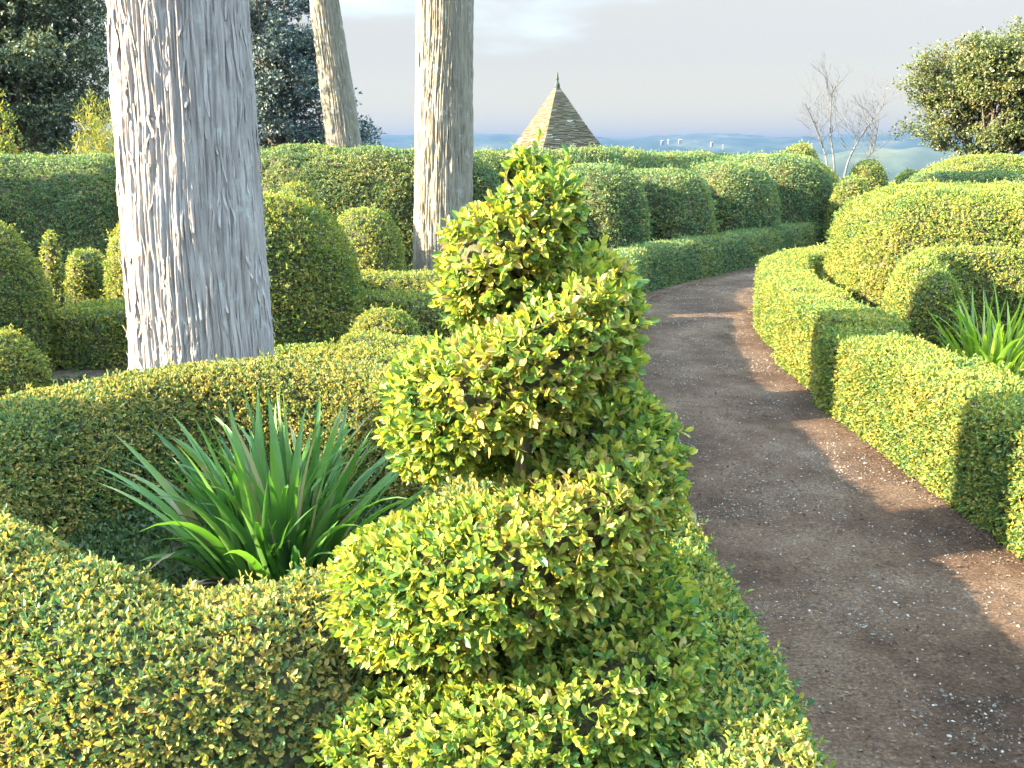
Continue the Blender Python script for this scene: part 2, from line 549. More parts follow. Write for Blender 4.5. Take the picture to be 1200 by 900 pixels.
PL = resample(catmull([(.42, .1), (.45, 3), (.5, 6), (.85, 9), (1.35, 11.8), (2.9, 14.7), (4.9, 17.6), (7.5, 20.5)], .2), 500)
PR = resample(catmull([(2.55, .1), (2.5, 3), (2.45, 6), (2.65, 9), (3.0, 11), (3.9, 13.0), (5.6, 15.0), (7.5, 16.8), (9.8, 18.8)], .2), 500)

def path_z(x, y):
    p = np.stack([x, y, np.zeros_like(x)], -1)
    return .014 + .018 * (fbm(p * 1.7, 3) - .5) + .010 * (vnoise(p * 14) - .5)

def build_path():
    nv = 70
    t = np.linspace(0, 1, nv)
    XY = PL[:, None, :] * (1 - t[None, :, None]) + PR[:, None, :] * t[None, :, None]
    x, y = XY[..., 0].ravel(), XY[..., 1].ravel()
    mb = MB()
    mb.add(np.stack([x, y, path_z(x, y)], -1), grid_faces(500, nv)[:, ::-1], 0, True)
    tag(mb.build('path', M['path']), kind='structure')
    # stones lying on it
    r = np.random.default_rng(21)
    def scatter(n, near):
        u = r.random(n) ** near
        i = u * 499
        i0 = np.minimum(i.astype(int), 498); fr = (i - i0)[:, None]
        a = PL[i0] * (1 - fr) + PL[i0 + 1] * fr
        b = PR[i0] * (1 - fr) + PR[i0 + 1] * fr
        s = (.08 + .84 * r.random(n))[:, None]
        return a * (1 - s) + b * s
    q = scatter(120000, 1.4)
    cl = fbm(np.stack([q[:, 0] * 2.2, q[:, 1] * 2.6, np.full(len(q), 4.)], -1), 3)
    q = q[r.random(len(q)) < np.clip((cl - .44) * 3.0, .10, .8)]
    n = len(q)
    P = np.stack([q[:, 0], q[:, 1], path_z(q[:, 0], q[:, 1])], -1)
    base = np.array([[1, 0, 0], [0, 1, 0], [-1, 0, 0], [0, -1, 0], [0, 0, .8], [0, 0, -.5]], float)
    fc = np.array([[0, 1, 4], [1, 2, 4], [2, 3, 4], [3, 0, 4]])
    sz = .0020 + .0055 * r.random(n) ** 2.5
    jit = base[None] * (.6 + .8 * r.random((n, 6, 1))) + r.normal(0, .18, (n, 6, 3))
    an = r.random(n) * 6.28
    c, s = np.cos(an)[:, None], np.sin(an)[:, None]
    rot = np.stack([jit[..., 0] * c - jit[..., 1] * s, jit[..., 0] * s + jit[..., 1] * c, jit[..., 2]], -1)
    V = P[:, None] + rot * sz[:, None, None]
    mb = MB()
    mb.add(V.reshape(-1, 3), (np.arange(n)[:, None, None] * 6 + fc[None]).reshape(-1, 3))
    tag(mb.build('gravel', M['stones']), 'small pale stones strewn over the brown path', 'gravel', kind='stuff')
    # dry leaves and clippings
    q = scatter(26000, 1.5)
    qe = []
    for side in (0, 1):
        u = r.random(9000) ** 1.4 * 499; i0 = np.minimum(u.astype(int), 498)
        e = np.abs(r.normal(0, .045, 9000)) + .115
        e = (e if side == 0 else 1 - e)[:, None]
        qe.append(PL[i0] * (1 - e) + PR[i0] * e)
    cl = fbm(np.stack([q[:, 0] * 1.6, q[:, 1] * 1.9, np.full(len(q), 14.)], -1), 3)
    q = q[r.random(len(q)) < np.clip((cl - .4) * 3, .08, 1)]
    q = np.concatenate([q] + qe)
    n = len(q)
    P = np.stack([q[:, 0], q[:, 1], path_z(q[:, 0], q[:, 1]) + .004], -1)
    D = norm(r.normal(0, 1, (n, 3)) * np.array([1, 1, .25]))
    mb = MB()
    leaf_geo(mb, P, D, norm(np.array([0, 0, 1]) + r.normal(0, .35, (n, 3))), .008 + .016 * r.random(n), .5, 0, False)
    tag(mb.build('leaf_litter', M['litter']), 'dry brown leaves and clippings lying on the path', 'leaf litter', kind='stuff')
build_path()

# ------------------------------------------------------------------ clipped shapes
def sweep_surface(pts, width, height, closed=False, n=4.0, endr=.3, step=.07, bump=.025, seed=0, prof=30):
    """clipped hedge along a line; width/height may vary with the control points"""
    P = np.asarray(pts, float)
    wv = np.broadcast_to(np.asarray(width, float), (len(P),))
    hv = np.broadcast_to(np.asarray(height, float), (len(P),))
    Q = np.column_stack([P, wv, hv])
    if closed:
        Q = np.vstack([Q, Q[:1]])
    C = catmull(Q, step)
    if closed:
        C = C[:-1]
    m = len(C)
    T = (np.roll(C[:, :2], -1, 0) - np.roll(C[:, :2], 1, 0)) if closed else np.gradient(C[:, :2], axis=0)
    T = norm(T)
    S = np.stack([T[:, 1], -T[:, 0]], -1)
    d = np.concatenate([[0], np.cumsum(np.linalg.norm(np.diff(C[:, :2], axis=0), axis=1))])
    wv, hv = C[:, 2].copy(), C[:, 3].copy()
    if not closed:
        e = np.minimum(d, d[-1] - d) / endr
        g = np.where(e < 1, np.maximum(1 - (1 - np.clip(e, 0, 1)) ** 3.2, 0) ** (1 / 3.2), 1)
        wv *= np.maximum(g, .02); hv *= np.maximum(.25 + .75 * g, .02) * np.where(e < .02, .02, 1)
    t = np.linspace(0, np.pi, prof)
    ct, st = np.cos(t), np.sin(t)
    sx = np.sign(ct) * np.abs(ct) ** (2 / n)
    sz = np.abs(st) ** (2 / n)
    V = np.zeros((m, prof, 3))
    V[..., 0] = C[:, None, 0] + S[:, None, 0] * sx[None] * wv[:, None] / 2
    V[..., 1] = C[:, None, 1] + S[:, None, 1] * sx[None] * wv[:, None] / 2
    V[..., 2] = sz[None] * hv[:, None]
    nr = np.zeros_like(V)
    nr[..., 0] = S[:, None, 0] * ct[None]; nr[..., 1] = S[:, None, 1] * ct[None]; nr[..., 2] = st[None]
    V = V.reshape(-1, 3); nr = nr.reshape(-1, 3)
    V = V + nr * ((fbm(V * 2.6 + seed, 3) - .5) * 2 * bump * 1.6)[:, None]
    V[:, 2] = np.maximum(V[:, 2], 0)
    f = grid_faces(m, prof, closed)
    return V, f

def dome_surface(cx, cy, a, b, h, n=2.4, m=2.3, yaw=0, z0=0, bump=.03, seed=0, nu=64, nv=26, dip=None):
    u = np.linspace(0, 2 * np.pi, nu, endpoint=False)
    v = np.linspace(0, np.pi / 2, nv)
    U, Vv = np.meshgrid(u, v, indexing='ij')
    p = lambda x, e: np.sign(x) * np.abs(x) ** (2 / e)
    rx = p(np.cos(Vv), n)
    x = a * rx * p(np.cos(U), m)
    y = b * rx * p(np.sin(U), m)
    z = h * np.abs(np.sin(Vv)) ** (2 / n)
    c, s = math.cos(yaw), math.sin(yaw)
    V = np.stack([cx + x * c - y * s, cy + x * s + y * c, z0 + z], -1).reshape(-1, 3)
    ctr = np.array([cx, cy, z0 + h * .3])
    nr = norm(V - ctr)
    V = V + nr * ((fbm(V * 2.4 + seed * 1.7, 3) - .5) * 2 * bump * 1.6)[:, None]
    V[:, 2] = np.maximum(V[:, 2], z0)
    return V, grid_faces(nu, nv, True)

_seed = [100]
def hedge(name, surf, label, cat, leaf, mat, cov=2.0, k=4, fine=True, group=None, spread=.45, back=.4, holes=.25, depth=None):
    V, f = surf
    if np.cross(V[f[:, 1]] - V[f[:, 0]], V[f[:, 3]] - V[f[:, 0]])[:, 2].mean() < 0:
        f = f[:, ::-1]
    _seed[0] += 1
    mb = MB()
    # the twiggy inside, a little below the leaves
    Nv = np.zeros_like(V)
    fn = np.cross(V[f[:, 1]] - V[f[:, 0]], V[f[:, 2]] - V[f[:, 0]])
    for j in range(4):
        np.add.at(Nv, f[:, j], fn)
    Nv = norm(Nv)
    inset = leaf * 1.1 + .008
    mb.add(V - Nv * inset, f, 1, True)
    clothe(mb, V - Nv * (leaf * .55), f, leaf, cov, .55, k, fine, spread, depth if depth is not None else leaf * .9, _seed[0], back, 0, holes)
    # a few shoots grown out since the last clipping
    r = np.random.default_rng(_seed[0] + 900)
    P, N, _ = tri_sample(V, f, int(area(V, f) * (60 if fine else 18)), r)
    sprigs(mb, P[P[:, 2] > .05], N[P[:, 2] > .05], leaf * 1.1, .5, 6, leaf * 1.9, .4, r, 0, fine, up=.5)
    o = mb.build(name, [mat, M['twigs']])
    return tag(o, label, cat, group)

# ring of box round the sword-leaved plant
ang = np.linspace(0, 2 * np.pi, 14, endpoint=False)
RC = (-1.28, 3.78)
ring = [(-1.50, 2.54), (-2.02, 3.06), (-2.32, 3.75), (-2.18, 4.45), (-1.8, 5.02), (-1.2, 5.17), (-.5, 4.95), (-.08, 4.4), (.02, 3.7), (-.08, 3.05), (-.32, 2.62), (-.60, 2.36), (-.98, 2.24)][::-1]
hedge('box_hedge', sweep_surface(ring, .66, [.64, .60, .57, .58] + [.63] * (len(ring) - 6) + [.66, .68], True, n=3.2, bump=.045, seed=1), 'ring of clipped box with bronzed top encircling the large clump of sword leaves', 'hedge', .021, M['box_ring'], cov=3.6, k=5, holes=.1)
# low hedge on the near side of the path, right of the spiral
hedge('box_hedge', sweep_surface([(.48, .9), (.50, 1.6), (.50, 2.6), (.48, 3.6), (.46, 4.8), (.52, 6.4), (.68, 8.2), (.92, 9.7), (1.06, 10.5)], .40, .50, n=4, bump=.025, seed=2), 'low hedge along the path edge directly beside the foot of the spiral topiary', 'hedge', .021, M['box_near'], cov=3.2, k=5, holes=.1)
# low hedge on the right of the path
hedge('box_hedge', sweep_surface([(2.46, 1.8), (2.46, 3), (2.46, 4.2), (2.44, 5.4), (2.40, 6.75), (2.50, 6.85), (2.50, 8.25), (2.60, 8.35), (2.70, 9.6), (2.95, 10.8), (3.5, 12.2), (4.6, 13.2), (6, 13.9)], .56, [.58, .58, .58, .575, .56, .60, .58, .60, .58, .58, .58, .58, .58], n=9, bump=.022, seed=3), 'long low sunlit hedge bordering the right side of the path, striped by shadows', 'hedge', .022, M['box'], cov=2.6, k=4)
# low hedge at the far bend
fl = [(1.1, 10.7), (1.40, 12.6), (2.9, 14.95), (4.95, 17.8), (7.2, 20.4)]
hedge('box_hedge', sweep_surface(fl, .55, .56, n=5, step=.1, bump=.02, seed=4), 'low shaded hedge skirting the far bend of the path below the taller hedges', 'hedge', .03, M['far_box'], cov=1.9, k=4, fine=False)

def dome(px, Y, half, top, label, b=None, n=2.5, m=2.2, leaf=.028, mat='box', name='topiary_dome', cat='topiary', yaw=0, bump=.03, cov=1.9, fine=False, group=None, h=None, z0=None, holes=.25):
    """clipped dome whose axis stands at distance Y under photo column px, half its width in px, its top at row top"""
    sc_ = Y / F * (CP + .08)
    x = W(px, 250, Y)[0]
    a = half * Y * 1.0 / F
    r = math.hypot(x, Y)
    z0 = float(ground_z(r)) if z0 is None else z0
    hh = (HT(top, Y) if h is None else h) - z0
    return hedge(name, dome_surface(x, Y, a, b or a, hh, n, m, yaw, z0, bump, seed=_seed[0] * .37), label, cat, leaf, M[mat], cov, 4, fine, group, holes=holes)

# left bed
dome(292, 9.0, 132, 228, 'large rounded topiary standing just behind the right side of the thick grey trunk', b=.9, n=2.9, leaf=.027, fine=True)
dome(178, 10.1, 58, 246, 'rounded topiary with sunlit crown peeping out left of the thick grey trunk', b=.5, n=2.7, leaf=.030)
dome(96, 10.6, 25, 290, 'small sunlit arch-topped topiary behind the flat cube hedge', b=.3, n=3.2, leaf=.030)
dome(55, 10.0, 13, 274, 'slim ragged sunlit topiary column between the dark dome and the small arch', b=.12, n=3.2, leaf=.034, bump=.05, cov=1.3)
hedge('box_hedge', dome_surface(-3.42, 8.35, .36, .36, .50, 7, 7, 0, 0, .015, 3.1), 'low square-cut hedge cube left of the thick grey trunk', 'hedge', .024, M['box'], cov=2.0)
dome(-25, 8.0, 70, 258, 'tall dark dome at the left edge of the picture, left of the slim column', n=2.5, leaf=.024)
dome(-30, 6.9, 64, 386, 'low dark ball of box at the left edge, in front of the tall dark dome', name='topiary_ball', n=2.3, leaf=.023, fine=True)
dome(352, 12.2, 34, 212, 'dark hump of box between the tall rounded hedge and the large rounded topiary', n=2.6, leaf=.03)
dome(428, 11.6, 47, 245, 'dark domed topiary between the thick grey trunk and the second trunk', n=2.9, b=.6, leaf=.028)
hedge('box_hedge', sweep_surface([(-2.3, 10.9), (-1.2, 10.8), (.1, 10.6), (.7, 10.5)], .5, .5, n=4, seed=11), 'farthest of the low sunlit hedge strips left of the spiral, near the second trunk', 'hedge', .026, M['box'], fine=False)
hedge('box_hedge', sweep_surface([(-2.0, 9.5), (-1.2, 9.2), (-.4, 8.7), (.3, 8.2)], .45, .48, n=4, seed=12), 'middle low hedge strip left of the spiral, slanting down behind the small ball', 'hedge', .025, M['box'], fine=False)
hedge('box_hedge', sweep_surface([(-1.35, 7.5), (-.8, 7.35), (-.2, 7.0), (.2, 6.85)], .42, .40, n=3.6, seed=14), 'low hedge strip left of the spiral, running just in front of the small ball', 'hedge', .024, M['box'], fine=False)
dome(448, 8.2, 45, 362, 'small low cushion of box with lit top left of the spiral', name='topiary_ball', n=2.6, leaf=.023, fine=True)
hedge('box_hedge', sweep_surface([(-1.75, 6.75), (-1.2, 6.7), (-.4, 6.5), (.1, 6.3)], .5, .43, n=3.4, seed=13), 'nearest low hedge strip right of the thick grey trunk, behind the ring of box', 'hedge', .022, M['box'])

# tall hedges at the back
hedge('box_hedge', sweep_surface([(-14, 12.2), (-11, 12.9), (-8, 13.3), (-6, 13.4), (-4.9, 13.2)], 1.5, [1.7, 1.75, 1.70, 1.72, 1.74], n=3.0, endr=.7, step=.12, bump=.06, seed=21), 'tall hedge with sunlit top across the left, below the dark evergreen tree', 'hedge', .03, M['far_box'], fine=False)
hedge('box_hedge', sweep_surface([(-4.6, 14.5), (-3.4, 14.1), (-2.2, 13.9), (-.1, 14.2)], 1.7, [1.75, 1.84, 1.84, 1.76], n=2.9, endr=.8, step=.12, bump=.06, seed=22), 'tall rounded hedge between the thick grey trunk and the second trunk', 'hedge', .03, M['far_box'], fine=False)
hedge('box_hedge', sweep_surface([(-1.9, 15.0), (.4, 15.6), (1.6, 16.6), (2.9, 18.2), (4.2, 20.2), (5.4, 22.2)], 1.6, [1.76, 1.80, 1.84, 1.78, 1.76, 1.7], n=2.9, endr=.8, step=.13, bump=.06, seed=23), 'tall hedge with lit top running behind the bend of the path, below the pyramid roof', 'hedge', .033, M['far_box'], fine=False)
for px, Y, half, top, b, lab in ((684, 14.9, 52, 193, 1.1, 'first shaded rounded hump of the far hedge, right of the spiral tip'),
                                 (760, 15.9, 50, 198, 1.15, 'shaded hump of the far hedge with the lower shoulder, second from the spiral'),
                                 (833, 17.6, 58, 191, 1.2, 'shaded hump of the far hedge left of the biggest rounded end'),
                                 (898, 19.3, 62, 182, 1.3, 'biggest rounded end of the far shaded hedge where the path bends out of sight')):
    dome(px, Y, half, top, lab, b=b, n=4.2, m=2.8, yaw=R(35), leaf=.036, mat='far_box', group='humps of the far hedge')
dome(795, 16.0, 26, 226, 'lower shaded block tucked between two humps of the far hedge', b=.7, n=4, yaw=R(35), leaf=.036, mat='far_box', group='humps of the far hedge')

# right bed
hedge('box_hedge', dome_surface(5.12, 10.35, 1.72, 1.35, 1.42, 4.6, 4.0, R(-4), 0, .05, 5.5, 90, 34), 'big sunlit rounded block hedge right of the path', 'hedge', .024, M['box'], cov=2.0)
hedge('box_hedge', sweep_surface([(3.2, 7.25), (3.2, 7.75), (3.42, 8.25), (3.95, 8.45), (4.5, 8.2), (4.6, 7.5)], .55, [.8, .92, .95, .95, .92, .8], n=2.8, endr=.3, bump=.03, seed=31), 'curved horseshoe of rounded hedge between the big block hedge and the small sword-leaved plant', 'hedge', .022, M['box'])
hedge('box_hedge', dome_surface(3.5, 5.3, .55, .55, .72, 2.6, 2.3, 0, 0, .04, 6.5), 'rounded hedge mound at the right edge in front of the small sword-leaved plant', 'hedge', .022, M['box'])
hedge('box_hedge', sweep_surface([(5.6, 14.9), (7.2, 14.5), (9.5, 14.1)], 1.2, [1.45, 1.5, 1.5], n=3.2, endr=.5, step=.1, bump=.04, seed=33), 'long hedge top just behind the big block hedge', 'hedge', .03, M['far_box'], fine=False)
dome(1150, 17.5, 115, 180, 'broad smooth mound of hedge below the evergreen tree on the right', b=1.2, n=2.2, leaf=.033)
dome(1215, 9.2, 40, 210, 'rounded topiary cut by the right edge, beside the big block hedge', n=2.6, leaf=.030)
dome(932, 26, 34, 168, 'small distant dome left of the bare tree', n=2.3, leaf=.045, mat='box')
dome(958, 21.5, 30, 194, 'rounded topiary just right of the far hedge end', n=2.6, leaf=.036, mat='box')
dome(1012, 20.5, 28, 187, 'neat ball topiary standing below the bare tree', name='topiary_ball', n=2.6, leaf=.036, mat='box')
dome(995, 18, 26, 206, 'low rounded topiary in front of the neat ball', n=2.6, leaf=.033, mat='box')
dome(1065, 21, 30, 200, 'low shoulder of hedge left of the broad smooth mound', n=2.6, leaf=.036, mat='box')

# garden continuing past the left edge (it throws the long shadows), plus one block added for shade
hedge('topiary_dome', dome_surface(-4.1, 3.65, .36, .36, 2.15, 2.8, 2.2, 0, 0, .03, 7.7), 'tall rounded topiary left of the ring of box', 'topiary', .035, M['box'], cov=1.5, k=3, fine=False, back=1)
hedge('box_hedge', dome_surface(-8.3, 11.75, .7, .7, 2.7, 4, 3, 0, 0, .06, 8.8), 'tall added block, out of view, shading the back hedge from the left', 'hedge', .04, M['far_box'], cov=1.5, k=3, fine=False, back=1)  # unseen block, put here to shade the front of the back-left hedge
hedge('box_hedge', sweep_surface([(-3.6, 1.0), (-3.35, 1.9), (-3.3, 2.7)], .6, 1.12, n=3.4, seed=41), 'medium hedge beyond the left side of the ring of box', 'hedge', .035, M['box'], cov=1.5, k=3, fine=False, back=1)
hedge('box_hedge', sweep_surface([(-7.0, 7.0), (-6.6, 9.2), (-6.7, 11.3)], 1.2, [1.6, .85, .8], n=3.0, endr=.5, step=.12, bump=.06, seed=42), 'tall hedge past the tall dark dome', 'hedge', .04, M['far_box'], cov=1.5, k=3, fine=False, back=1)

# ------------------------------------------------------------------ spiral topiary
def build_spiral():
    root = empty('spiral_topiary', (.01, 2.3, 0))
    tag(root, 'glossy green spiral topiary winding round a pale stem in the foreground', 'topiary')
    # keys: turn in half turns from the left (0 = left, going front is from right to left), z, R
    keys = [(-.1, 1.665, .03), (.4, 1.63, .065), (1, 1.575, .11), (2, 1.445, .195), (2.4, 1.41, .13), (2.75, 1.39, .16), (3, 1.37, .29), (4, 1.10, .32), (4.5, 1.06, .30), (5, 1.01, .375), (6, .655, .455), (6.5, .62, .43), (7, .575, .46), (8, .245, .555), (9, .12, .56)]
    kt = np.array([k[0] for k in keys]); kz = np.array([k[1] for k in keys]); kr = np.array([k[2] for k in keys])
    nu, nv = 420, 26
    t = np.linspace(kt[0], kt[-1], nu)
    z, Rr = np.interp(t, kt, kz), np.interp(t, kt, kr)
    ker = np.ones(11) / 11
    z = np.convolve(np.pad(z, 5, mode='edge'), ker, 'valid'); Rr = np.convolve(np.pad(Rr, 5, mode='edge'), ker, 'valid')
    # even = left (-x); odd = right; from odd to even passes the front (-y)
    th = np.pi - t * np.pi     # t=0 -> left; t=.5 -> back (+y); t=1 -> right; t=1.5 -> front
    v = np.linspace(0, 2 * np.pi, nv, endpoint=False)
    c, s = np.cos(v), np.sin(v)
    pc = lambda q, e: np.sign(q) * np.abs(q) ** (2 / e)
    rin = np.clip(Rr * .22 - .02, .0, .12)
    rc = (Rr + rin) / 2; rw = (Rr - rin) / 2
    hz = np.interp(t, [-.1, .5, 1, 2, 2.5, 3, 4, 6, 8, 9], [.045, .085, .11, .135, .085, .125, .148, .16, .17, .11])
    rad = rc[:, None] + rw[:, None] * pc(c, 3.0)[None]
    zz = z[:, None] + hz[:, None] * pc(s, 2.8)[None] - .10 * (rad - rc[:, None])
    X = .0 + rad * np.cos(th)[:, None]
    Y = 2.3 + rad * np.sin(th)[:, None]
    lean = .015 + .03 * np.clip((zz - 1.4) / .35, 0, 1)
    X = X + lean
    V = np.stack([X, Y, np.maximum(zz, 0.01)], -1).reshape(-1, 3)
    U, VV = np.meshgrid(np.arange(nu - 1), np.arange(nv), indexing='ij')
    f = np.stack([U * nv + VV, (U + 1) * nv + VV, (U + 1) * nv + (VV + 1) % nv, U * nv + (VV + 1) % nv], -1).reshape(-1, 4)
    # outward check
    ctr = np.stack([rc * np.cos(th), 2.3 + rc * np.sin(th), z], -1)
    cc = ctr[f[:, 0] // nv]
    fn = np.cross(V[f[:, 1]] - V[f[:, 0]], V[f[:, 2]] - V[f[:, 0]])
    if ((V[f[:, 0]] - cc) * fn).sum() < 0:
        f = f[:, ::-1]; fn = -fn
    Nv = np.zeros_like(V)
    for j in range(4):
        np.add.at(Nv, f[:, j], fn)
    Nv = norm(Nv)
    V = V + Nv * ((fbm(V * 7 + 3.3, 3) - .5) * .06)[:, None]
    mb = MB()
    r = np.random.default_rng(77)
    cv = ctr[np.arange(len(V)) // nv]
    mb.add(cv + (V - cv) * .42, f, 1, True)
    clothe(mb, V - Nv * .016, f, .0285, cov=3.4, ratio=.56, k=6, fine=True, spread=.42, depth=.025, seed=55, back=.7, holes=.12)
    clothe(mb, V - Nv * .045, f, .028, cov=1.0, ratio=.55, k=5, fine=True, spread=.8, depth=.03, seed=57, back=.6)
    tip = np.array([[.04, 2.3, 1.635]]) + r.normal(0, 1, (26, 3)) * np.array([.022, .022, .03])
    sprigs(mb, tip, norm(r.normal(0, .5, (26, 3)) + np.array([0, 0, 1.])), .028, .56, 7, .04, .3, r, 0, True, up=.6)
    # shoots standing a little proud of the clipped outline
    P, N, _ = tri_sample(V, f, 260, r)
    sprigs(mb, P - N * .01, N, .027, .52, 7, .036, .35, r, 0, True, up=.5)
    mb.build('foliage', [M['spiral'], M['twigs']], root)
    # stem and side branches
    mb = MB()
    tube(mb, [(.02, 2.3, -.02), (.045, 2.29, .4), (.03, 2.3, .8), (.03, 2.31, 1.2), (.035, 2.3, 1.7)], [.036, .028, .024, .018, .006], 14)
    mb.build('stem', [M['wood']], root)
    for i in range(46):
        tt = .3 + 8.4 * (i + .5) / 46
        zc = float(np.interp(tt, t, z)); Ro = float(np.interp(tt, t, Rr)); a = math.pi - tt * math.pi + random.uniform(-.3, .3)
        p0 = (.03, 2.3, zc - .08)
        p1 = (.03 + .45 * Ro * math.cos(a), 2.3 + .45 * Ro * math.sin(a), zc - .05)
        p2 = (.03 + .8 * Ro * math.cos(a + .2), 2.3 + .8 * Ro * math.sin(a + .2), zc + .02)
        mb = MB()
        tube(mb, [p0, p1, p2], [.011, .008, .003], 7)
        p3 = (.03 + .75 * Ro * math.cos(a - .35), 2.3 + .75 * Ro * math.sin(a - .35), zc - .03)
        tube(mb, [p1, p3], [.007, .003], 6)
        mb.build('branch', [M['wood']], root)

def tube(mb, pts, rad, n=8, m=0, step=None):
    P = np.asarray(pts, float)
    rr = np.asarray(rad, float)
    Q = np.column_stack([P, rr])
    if len(P) > 2:
        C = catmull_n(Q, 6)
    else:
        C = Q
    P, rr = C[:, :3], C[:, 3]
    T = norm(np.gradient(P, axis=0))
    ref = np.array([0.3, 1, .1]) if abs(T[0, 1]) < .8 else np.array([1, .2, 0])
    A = norm(np.cross(T, ref)); B = np.cross(T, A)
    v = np.linspace(0, 2 * np.pi, n, endpoint=False)
    V = P[:, None] + rr[:, None, None] * (A[:, None] * np.cos(v)[None, :, None] + B[:, None] * np.sin(v)[None, :, None])
    k = len(P)
    U, VV = np.meshgrid(np.arange(k - 1), np.arange(n), indexing='ij')
    f = np.stack([U * n + VV, U * n + (VV + 1) % n, (U + 1) * n + (VV + 1) % n, (U + 1) * n + VV], -1).reshape(-1, 4)
    mb.add(V.reshape(-1, 3), f, m, True)

def catmull_n(Q, n):
    E = np.vstack([2 * Q[0] - Q[1], Q, 2 * Q[-1] - Q[-2]])
    out = []
    t = np.linspace(0, 1, n, endpoint=False)[:, None]
    for i in range(1, len(E) - 2):
        p0, p1, p2, p3 = E[i - 1], E[i], E[i + 1], E[i + 2]
        out.append(.5 * ((2 * p1) + (-p0 + p2) * t + (2 * p0 - 5 * p1 + 4 * p2 - p3) * t ** 2 + (-p0 + 3 * p1 - 3 * p2 + p3) * t ** 3))
    out.append(Q[-1:])
    o = np.concatenate(out)
    if o.shape[1] > 3:
        o[:, 3] = np.maximum(o[:, 3], .0008)
    return o
build_spiral()

# ------------------------------------------------------------------ cypress trunks
def cypress(x, y, r0, r1, h, lean, label, mat, seed, nu=560, nv=520, fine=1.0, flare=.12, strips=60):
    root = empty('cypress_tree', (x, y, 0))
    tag(root, label, 'tree', 'cypress trunks')
    th = np.linspace(0, 2 * np.pi, nu, endpoint=False)
    zz = np.linspace(-.05, 1, nv) ** 1.0 * h
    T, Z = np.meshgrid(th, zz, indexing='ij')
    rr = r0 + (r1 - r0) * np.clip(Z / h, 0, 1)
    rr = rr * (1 + flare * np.exp(-np.clip(Z, 0, None) / .45))
    rm = r0
    def nn(k, kz, off, warp=.0):
        w_ = (vnoise(np.stack([np.cos(T) * 2, np.sin(T) * 2, Z * .9 + off], -1).reshape(-1, 3)).reshape(T.shape) - .5) * warp
        p = np.stack([np.cos(T + w_) * rm * k, np.sin(T + w_) * rm * k, Z * kz + off], -1).reshape(-1, 3)
        return vnoise(p).reshape(T.shape)
    low = nn(4, .5, seed)                     # fluting
    a = np.abs(nn(58 * fine, 1.5, seed + 3, .22) * 2 - 1)  # furrows
    b = np.abs(nn(100 * fine, 3.0, seed + 9, .25) * 2 - 1)
    c = nn(150 * fine, 5, seed + 15, .3)
    d = .028 * (low - .5) + .024 * np.clip(a * 2.4, 0, 1) ** .8 + .017 * np.clip(b * 2.0, 0, 1) + .009 * c - .036
    rr = rr + d * (rm / .45) ** .6
    lx, ly = lean
    zt = np.clip(Z, 0, None)
    X = x + rr * np.cos(T) + lx * zt
    Y = y + rr * np.sin(T) + ly * zt
    mb = MB()
    mb.add(np.stack([X, Y, Z], -1).reshape(-1, 3), grid_faces(nu, nv, True), 0, True)
    r = np.random.default_rng(int(seed) + 40)
    for i in range(strips):
        a0 = r.random() * 6.283
        ln = .12 + .45 * r.random() ** 1.5
        zb = .15 + (min(h, 4.2) - .9) * r.random()
        k = 9
        t = np.linspace(0, 1, k)
        zs = zb + ln * t
        aa = a0 + (r.normal(0, .035) * t + .02 * np.sin(t * 5 + r.random() * 6)) * .4 / r0
        lift = .004 + (.004 + .022 * r.random()) * (np.abs(t - .5) * 2) ** 4 * (t > .5 if r.random() < .5 else t < .5)
        wv = (.004 + .008 * r.random()) * np.sin(np.pi * np.clip(t * .9 + .05, 0, 1)) ** .5
        ui = (np.mod(aa, 6.283) / 6.28319 * nu).astype(int) % nu
        vi = np.clip(((zs / h + .05) / 1.05 * (nv - 1)).astype(int), 0, nv - 1)
        rs = rr[ui, vi]
        rs = np.convolve(np.pad(rs, 1, mode='edge'), np.ones(3) / 3, 'valid') + lift + .004
        da = wv / rs
        def pt(ang_, rad_): return np.stack([x + rad_ * np.cos(ang_) + lx * zs, y + rad_ * np.sin(ang_) + ly * zs, zs], -1)
        V = np.stack([pt(aa - da, rs), pt(aa, rs + .003), pt(aa + da, rs)], 1).reshape(-1, 3)
        mb.add(V, grid_faces(k, 3), 0, True)
    mb.build('trunk', [mat], root)
    # the crown begins well above the trunk that the picture shows
    mb = MB()
    r = np.random.default_rng(int(seed) + 5)
    n = 2600
    tt = r.random(n)
    zc = h - 1.2 + 7.5 * tt
    ra = (1.5 * (1 - tt) + .15) * np.sqrt(r.random(n))
    an = r.random(n) * 6.28
    P = np.stack([x + lx * zc + ra * np.cos(an), y + ly * zc + ra * np.sin(an), zc], -1)
    N = norm(np.stack([np.cos(an), np.sin(an), .6 + 0 * an], -1))
    sprigs(mb, P, N, .2, .35, 3, .25, .4, r, 0, False)
    tube(mb, [(x + lx * h, y + ly * h, h - .1), (x + lx * h, y + ly * h, h + 5)], [r1 * .95, .03], 10, 1)
    mb.build('crown', [M['evergreen'], M['dark_bark']], root)

cypress(-1.84, 5.82, .410, .33, 5.4, (0, 0), 'thick pale grey trunk with stringy bark behind the ring of box', M['bark_grey'], 11, flare=.07, strips=520)
cypress(-.884, 12.6, .372, .305, 6.5, (0.023, 0), 'straight tan-grey trunk just left of the spiral tip', M['bark_tan'], 31, 420, 380, 1.0, .08)
cypress(-2.75, 18., .36, .18, 7.0, (-.104, 0), 'slimmer leaning tan trunk behind the hedge between the other two trunks', M['bark_tan'], 51, 320, 300, 1.0, .08)
cypress(-4.6, 2.72, .27, .25, 5.4, (0, 0), 'slender grey trunk past the left edge', M['bark_grey'], 71, 160, 160, 1.0, .08)

